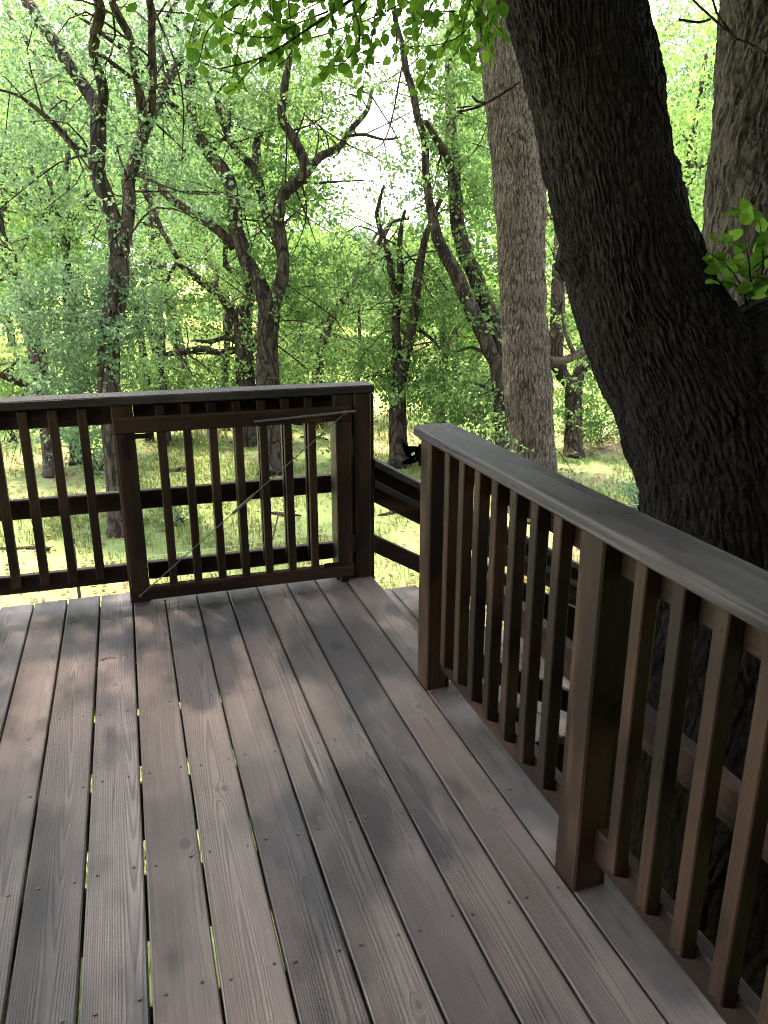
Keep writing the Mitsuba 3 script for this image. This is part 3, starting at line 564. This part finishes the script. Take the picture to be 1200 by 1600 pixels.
def hang_leaf(parent, place, along, size):
    x = along / np.linalg.norm(along); up = np.array([0, 0, .35]) - FWD * .25 * rng.choice([-1, 1]) + rng.normal(size=3) * .55; z = up - x * (up @ x); z /= np.linalg.norm(z); y = np.cross(z, x)
    m = np.eye(4); m[:3, 0], m[:3, 1], m[:3, 2], m[:3, 3] = x * size, y * size, z * size, place
    c = place + x * size * .5 - CAM; dz = c @ FWD; px, py = 600 + FPX * (c @ RGT) / dz, 800 + FPX * (c @ DWN) / dz
    if count.get(parent, 0) >= 299 or not (-30 < px < 1230 and -25 < py):      # leaves above or beside the picture: one mesh of the rest
        v, f, col = variant_mesh[int(rng.integers(14))]; rest.setdefault(parent, []).append((v @ (m[:3, :3].T) + place, f, col)); return
    n = count[parent] = count.get(parent, -1) + 1
    scene[f'{parent}__leaf' + (f'_{n:03d}' if n else '')] = {**variants[int(rng.integers(14))], 'to_world': T(m)}
def spray(parent, twigs, spacing, size, bsdf='bark_oak'):
    tubes = []
    for pts in twigs:
        pth = spline([[*at(x, y, d), w * d / FPX / 2] for x, y, d, w in pts], .02); tubes.append(tube(pth, 6)); s = 0; side = 1
        seg = np.linalg.norm(np.diff(pth[:, :3], axis=0), axis=1)
        for i in range(2, len(pth)):
            s += seg[i - 1]
            if s > spacing or i == len(pth) - 1:
                s = rng.uniform(-.2, .2) * spacing; side = -side; t = pth[i, :3] - pth[i - 2, :3]; t /= np.linalg.norm(t) + 1e-9
                o = np.cross(t, [0, 0, 1]) * side + rng.normal(size=3) * .35; L = size * rng.uniform(.65, 1.2)
                d = t * .6 + o * .9 + np.array([0, 0, -.35]); d /= np.linalg.norm(d); hang_leaf(parent, pth[i, :3] + d * .22 * L, d, L)
    put('twig', join(tubes), bsdf, parent, smooth=True)
    if rest.get(parent): put_leaves('leaves_beyond', parent, rest[parent], kind='stuff')
hb = thing('leafy_branch', 'bright green leafy branch hanging down at the top of the view, close to the camera', 'branch')
tw = []
main = [(860, -160, 2.7, 9), (700, -60, 2.65, 7), (560, 20, 2.6, 5), (500, 60, 2.55, 4), (420, 110, 2.5, 3), (350, 130, 2.5, 2)]
tw.append(main)
for pts in ([(560, 20, 2.6, 3), (500, 5, 2.6, 2.5), (420, 10, 2.6, 2), (340, 60, 2.55, 2), (318, 120, 2.5, 1.5)], [(520, 40, 2.6, 3), (470, 60, 2.55, 2), (430, 80, 2.55, 2), (370, 70, 2.5, 2), (330, 30, 2.5, 1.5)],
            [(490, 65, 2.55, 2), (440, 100, 2.5, 2), (400, 130, 2.5, 2), (375, 160, 2.5, 1.5)], [(600, 0, 2.6, 3), (560, 50, 2.6, 2), (540, 100, 2.6, 2), (505, 140, 2.6, 1.5)], [(640, -20, 2.65, 3), (600, 50, 2.7, 2), (585, 100, 2.7, 2), (575, 160, 2.7, 1.5)],
            [(560, 30, 2.6, 2), (570, 80, 2.6, 2), (545, 120, 2.6, 2), (520, 125, 2.6, 1)], [(700, -60, 2.65, 3), (690, 10, 2.7, 2.5), (660, 70, 2.75, 2), (620, 110, 2.8, 1.5)], [(760, -90, 2.7, 3), (740, 0, 2.75, 2.5), (720, 60, 2.8, 2), (690, 110, 2.8, 2), (660, 160, 2.8, 1.5)],
            [(770, -60, 2.8, 3), (765, 20, 2.8, 2), (735, 70, 2.85, 2), (700, 90, 2.85, 2), (650, 95, 2.9, 1.5)], [(480, -60, 2.6, 3), (440, -20, 2.6, 2), (430, 30, 2.6, 2), (440, 70, 2.6, 1)], [(400, -60, 2.5, 3), (360, -20, 2.5, 2), (330, 0, 2.5, 2), (310, 20, 2.5, 1)], [(260, -60, 2.5, 3), (232, -20, 2.5, 2), (222, 20, 2.5, 1)],
            [(600, -60, 2.6, 3), (580, -10, 2.55, 2), (530, 20, 2.5, 2), (480, 20, 2.5, 1.5)], [(660, -40, 2.7, 3), (640, 20, 2.7, 2), (610, 40, 2.7, 2), (565, 60, 2.7, 1.5)], [(720, 40, 2.8, 2), (690, 40, 2.8, 2), (650, 50, 2.85, 1.5), (610, 70, 2.9, 1)], [(740, 20, 2.8, 2), (760, 70, 2.8, 2), (750, 120, 2.8, 1)],
            [(470, 60, 2.55, 2), (460, 110, 2.6, 2), (430, 130, 2.6, 1)], [(520, -20, 2.5, 2), (470, -20, 2.5, 2), (400, -10, 2.5, 2), (350, 0, 2.5, 1)]): tw.append(pts)
rr_ = np.random.default_rng(404)
for x in np.linspace(330, 790, 20):
    y1 = rr_.uniform(50, 130) * (1.25 if x < 460 else 1.0); dx, dd = rr_.normal() * 45, rr_.uniform(2.45, 2.95)
    tw.append([(x + 30, -60, dd, 2.5), (x + 12, -5, dd, 2), (x + dx * .5, y1 * .5, dd + .05, 1.6), (x + dx, y1, dd + rr_.normal() * .08, 1)])
tw = [[(x - 8, y - 22, d, w) for x, y, d, w in t] for t in tw]
spray(hb, tw, .0185, .045)
ls = thing('leafy_sprig', 'small sprig of bright yellow green leaves growing at the fork of the big trunk', 'sprig')
spray(ls, [[(1168, 478, 2.86, 5), (1160, 450, 2.82, 3), (1140, 420, 2.78, 2), (1108, 395, 2.72, 1.5)], [(1165, 470, 2.86, 4), (1172, 430, 2.8, 3), (1166, 385, 2.76, 2), (1158, 340, 2.74, 1)], [(1170, 470, 2.86, 4), (1190, 430, 2.8, 3), (1192, 390, 2.78, 2), (1186, 340, 2.76, 1)],
           [(1160, 450, 2.82, 2), (1135, 440, 2.76, 2), (1108, 432, 2.7, 1)], [(1175, 440, 2.8, 2), (1150, 410, 2.74, 2), (1128, 375, 2.7, 1)], [(1172, 455, 2.82, 2), (1200, 420, 2.78, 2), (1222, 380, 2.75, 1)], [(1176, 420, 2.8, 2), (1205, 400, 2.76, 2), (1230, 430, 2.72, 1)], [(1165, 455, 2.8, 2), (1178, 445, 2.74, 2), (1192, 446, 2.7, 1)]], .017, .074)
bt = thing('bare_twig', 'thin bare twig reaching across the top right corner', 'twig')
put('stem', join([tube(limb_path(p_, 3.9), 6) for p_ in ([(1300, 190, 6), (1200, 85, 5), (1150, 60, 4), (1110, 25, 4), (1085, 2, 3), (1060, -30, 2)], [(1150, 60, 3), (1120, 20, 2), (1110, -20, 2)], [(1110, 30, 2), (1090, 35, 2), (1060, 30, 1.5)])]), 'bark_oak', bt, smooth=True)
bt2 = thing('bare_twig', 'thin dead twig crossing the upper part of the tall grey trunk', 'twig')
put('stem', join([tube(limb_path(p_, 3.6), 6) for p_ in ([(812, 128, 4), (780, 150, 3), (745, 168, 3), (715, 175, 2)], [(760, 162, 2), (745, 158, 1.5), (738, 150, 1)])]), 'bark_grey', bt2, smooth=True)

# ------------------------------------------------------------------ undergrowth, far trees
def bush(label, px, py, depth_base, rx, ry, n, tone, seed, per=60, leaf=.05):
    r = np.random.default_rng(3000 + seed); foot, D = on_ground(px, depth_base); k = thing('bush', label, 'bush'); s = D / FPX
    c = foot + [0, 0, ry * s * .55]; u = r.normal(size=(n, 3)); u /= np.linalg.norm(u, axis=1, keepdims=True); u *= r.random((n, 1)) ** .4; cs = c + u * [rx * s, rx * s, ry * s]; cs[:, 2] = np.maximum(cs[:, 2], gz(cs[:, 0], cs[:, 1]) + .1)
    put('stems', join([tube(spline([[*(foot + r.normal(size=3) * [.1, .1, 0]), .012], [*((foot + q) / 2 + r.normal(size=3) * .08), .008], [*q, .003]], .15), 5) for q in cs[:14]]), 'bark_oak', k, smooth=True)
    put_leaves('foliage', k, [leaves(clumps(cs, .22, per, r), leaf, r, tone)])
for i, (lb, px, db, rx, ry, n, tone) in enumerate((
        ('bluish green bush hanging beside the nearest oak, seen through the far railing', 150, 740, 60, 60, 26, 'blue'), ('low bluish green bush beside the left edge of the big black trunk', 1000, 800, 36, 60, 22, 'blue'),
        ('bushy undergrowth at the foot of the tall grey trunk', 775, 735, 50, 90, 40, 'blue'), ('leafy shrub behind the small oak on the right', 935, 690, 70, 45, 30, 'oak'), ('shrub in the sun behind the double-stemmed tree', 690, 690, 40, 70, 26, 'oak'),
        ('shrub under the leaning trunk at the far left', 20, 690, 70, 80, 36, 'oak'), ('drooping green shrub behind the upper rail of the gate', 310, 668, 70, 60, 30, 'oak'), ('low leafy shrub in front of the meadow right of the tall fork', 500, 655, 70, 50, 30, 'oak'), ('dense green shrub behind the tall fork', 410, 655, 60, 70, 30, 'oak'), ('small tuft of leaves at the foot of the nearest oak', 275, 818, 18, 24, 6, 'blue'))):
    bush(lb, px, 0 + db, db, rx, ry, n, tone, i)

def far_tree(x, y, h, w, seed, n, tone, leaf, lean=0.0):
    r = np.random.default_rng(5000 + seed); z0 = float(gz(x, y)); k = thing('far_tree', 'leafy green tree in the woods behind the sunny meadow', 'tree', 'background trees round the meadow')
    tp = spline([[x, y, z0 - .1, .17], [x + lean * .5 + r.normal() * .2, y + r.normal() * .2, z0 + h * .4, .13], [x + lean, y + r.normal() * .3, z0 + h * .8, .06]], .5); ms = [tube(tp, 8, .1, seed)]; ends = []
    for _ in range(9):
        s = tp[r.integers(len(tp) // 3, len(tp))]; a = r.uniform(0, 6.28); e = s[:3] + np.array([math.cos(a) * w * .6, math.sin(a) * w * .6, r.uniform(-.1, .3) * h]); ms.append(tube(spline([[*s[:3], s[3] * .6], [*((s[:3] + e) / 2 + r.normal(size=3) * .25), s[3] * .4], [*e, .02]], .4), 6)); ends.append(e)
    put('trunk', join(ms), 'bark_oak', k, smooth=True)
    u = r.normal(size=(n, 3)); u /= np.linalg.norm(u, axis=1, keepdims=True); u *= r.random((n, 1)) ** .38; cs = np.array([x + lean * .7, y, z0 + h * .60]) + u * [w, w, h * .41]
    cs = np.vstack([cs, np.array(ends)]); put_leaves('crown', k, [leaves(clumps(cs, .68, 55, r), leaf, r, tone, up=.4)])
r = np.random.default_rng(77); seed = 0
for ring, (dist, num, h, n, leaf) in enumerate(((20, 9, 8.5, 90, .10), (29, 13, 12.5, 140, .14), (42, 17, 13.5, 140, .21), (62, 24, 15.5, 140, .30))):
    for q in range(num):
        a = math.radians(-16 + 68 * (q + r.uniform(.2, .8)) / num); d = dist * r.uniform(.88, 1.14); x, y = CAM[0] + d * math.sin(a), CAM[1] + d * math.cos(a)
        deg = math.degrees(a); gap = abs(deg - 17.4) < 3.4 + math.degrees(2.8 / d)
        hh = h * r.uniform(.8, 1.25)
        if gap and ring < 1: continue
        if gap: hh = min(hh, (0, 3.4, 4.4, 5.6)[ring])
        seed += 1; far_tree(x, y, hh, min(hh * r.uniform(.32, .44), 3.4), seed, n, ('oak', 'lime', 'lime', 'blue', 'lime')[seed % 5], leaf, r.normal() * .4)

# ------------------------------------------------------------------ grass, litter, fence
r = np.random.default_rng(9)
def blades(n, d0, d1, hgt, wid):
    a = np.radians(r.uniform(-14, 46, n)); d = np.sqrt(r.uniform(d0 ** 2, d1 ** 2, n)); x, y = CAM[0] + d * np.sin(a), CAM[1] + d * np.cos(a)
    dens = meshkit.fbm(np.stack([x * .55 + 3, y * .55, 0 * x], -1), 4, 21); tuft = meshkit.noise(np.stack([x * 3, y * 3, 0 * x], -1), 4)
    ok = dens + .35 * (tuft - .5) > r.uniform(.38, .62, n); x, y, dens = x[ok], y[ok], dens[ok]; n = len(x); z = gz(x, y)
    h = hgt * r.uniform(.5, 1.3, n); t = r.uniform(0, 6.28, n); ln = r.uniform(.1, .7, n) * h; dx, dy = np.cos(t), np.sin(t); b = np.stack([x, y, z - .01], -1); s = np.stack([-dy, dx, 0 * x], -1) * wid / 2
    m_ = b + np.stack([dx * ln * .35, dy * ln * .35, h * .6], -1); e = b + np.stack([dx * ln, dy * ln, h], -1); v = np.stack([b - s, b + s, m_ + s * .7, m_ - s * .7, e], 1).reshape(-1, 3); k = np.arange(n)[:, None] * 5
    f = np.concatenate([k + [0, 1, 2], k + [0, 2, 3], k + [3, 2, 4]]); q = np.clip(r.normal(.5, .3, (n, 1)), 0, 1); dry = r.random((n, 1)) < .16
    col = np.where(dry, np.array([.34, .28, .14]), np.array([.075, .135, .03]) * (1 - q) + np.array([.19, .26, .085]) * q); return v, f, np.repeat(col, 5, axis=0)
put_leaves_ = [blades(20000, .5, 3.2, .07, .006), blades(80000, 3.2, 8, .075, .006), blades(80000, 8, 15, .085, .010), blades(50000, 15, 34, .17, .028)]
v, f, c, n0 = [], [], [], 0
for a, b, d in put_leaves_: v.append(a); f.append(b + n0); c.append(d); n0 += len(a)
put('grass', trimesh.Trimesh(np.vstack(v), np.vstack(f), process=False), 'grass_blade', color=np.vstack(c), kind='stuff', label='patchy long grass under the trees and in the meadow', cat='grass')
n = 7000; a = np.radians(r.uniform(-14, 46, n)); d = np.sqrt(r.uniform(9, 260, n)); x, y = CAM[0] + d * np.sin(a), CAM[1] + d * np.cos(a); ok = ~((x < 2.9) & (y < 2.3)); x, y = x[ok], y[ok]
LEAF['dry'] = ((.12, .075, .045), (.30, .22, .14)); v, f, c = leaves(np.stack([x, y, gz(x, y) + .02], -1), .065, r, 'dry', up=3.0)
put('leaf_litter', trimesh.Trimesh(v, f, process=False), 'leaf', color=c, kind='stuff', label='brown fallen leaves scattered over the grass', cat='leaf litter')
for i, (p0, p1, w, lb) in enumerate((((250, 738), (296, 730), 7, 'dead branch lying on the grass behind the left half of the gate'), ((470, 684), (512, 690), 6, 'short fallen branch lying beyond the right half of the gate'), ((408, 800), (470, 808), 5, 'stick lying on the straw, seen low through the gate'), ((590, 806), (640, 790), 5, 'fallen stick on the grass between corner post and right railing'), ((0, 858), (78, 862), 8, 'old log lying in the grass at the far left'))):
    a, D = on_ground(*p0); b, _ = on_ground(*p1); m_ = (a + b) / 2 + r.normal(size=3) * [.1, .1, .02]; rad = w * D / FPX / 2
    k = thing('fallen_branch', lb, 'branch'); put('stem', join([tube(spline([[*a, rad * .8], [*(m_ + [0, 0, rad]), rad], [*(b + [0, 0, rad]), rad * .5]], .08), 8, .2, i), tube(spline([[*m_, rad * .5], [*(m_ + r.normal(size=3) * [.25, .25, .02] + [0, 0, .12]), rad * .2]], .08), 6)]), 'bark_oak', k, smooth=True)
wf = thing('wire_fence', 'low wire fence with a thin dark steel post just beyond the deck', 'fence')
FY = 5.0
for x in (-4.6, -1.49, 1.6): put('post', cat(box((x - .012, FY - .018, GZ - .3), (x + .012, FY + .018, -.62)), box((x - .02, FY - .021, -.60), (x + .02, FY - .0185, -.55))), 'rusty_steel', wf)
for z in (-.72, -.90, -1.08, -1.28):
    pts = [[x, FY - .024, z + .03 * math.sin(x * 1.1 + z * 9) - .02, .0022] for x in np.linspace(-8, 6, 30)]; put('wire', tube(np.array(pts), 5), 'fence_wire', wf)
sk = thing('garden_stake', 'thin leaning stake in the grass, seen through the gate right of its middle', 'stake')
a, D = on_ground(421, 862); put('shaft', tube(spline([[*a, .011], [*at(436, 800, D + .1), .010]], .1), 8), 'rusty_steel', sk)

# ------------------------------------------------------------------ small things on the deck
def on_deck(px, py):
    d = FWD + (px - 600) / FPX * RGT + (py - 800) / FPX * DWN; return CAM + d * (-CAM[2] / d[2])
a, b, c = on_deck(155, 1034), on_deck(164, 1031), on_deck(181, 1028)
k = thing('small_twig', 'tiny dry twig lying on the deck boards at the left', 'twig'); put('stem', tube(spline([[*(a + [0, 0, .003]), .0015], [*(b + [0, 0, .006]), .0016], [*(c + [0, 0, .003]), .001]], .01), 6), 'bark_oak', k, smooth=True)
LEAF['crumb'] = ((.25, .10, .05), (.3, .13, .06)); a = on_deck(674, 1083); m = trimesh.creation.icosphere(2, .007); m.vertices *= [1, .8, .7]; m.vertices += (meshkit.noise(m.vertices * 200)[:, None] - .5) * .003; m.vertices += a + [0, 0, .006]
scene['nut_shell'] = {'type': 'principled', 'base_color': {'type': 'rgb', 'value': [.24, .10, .06]}, 'roughness': .6}
put('acorn_piece', m, 'nut_shell', smooth=True, label='small reddish brown acorn fragment on the deck beside the first post', cat='acorn')
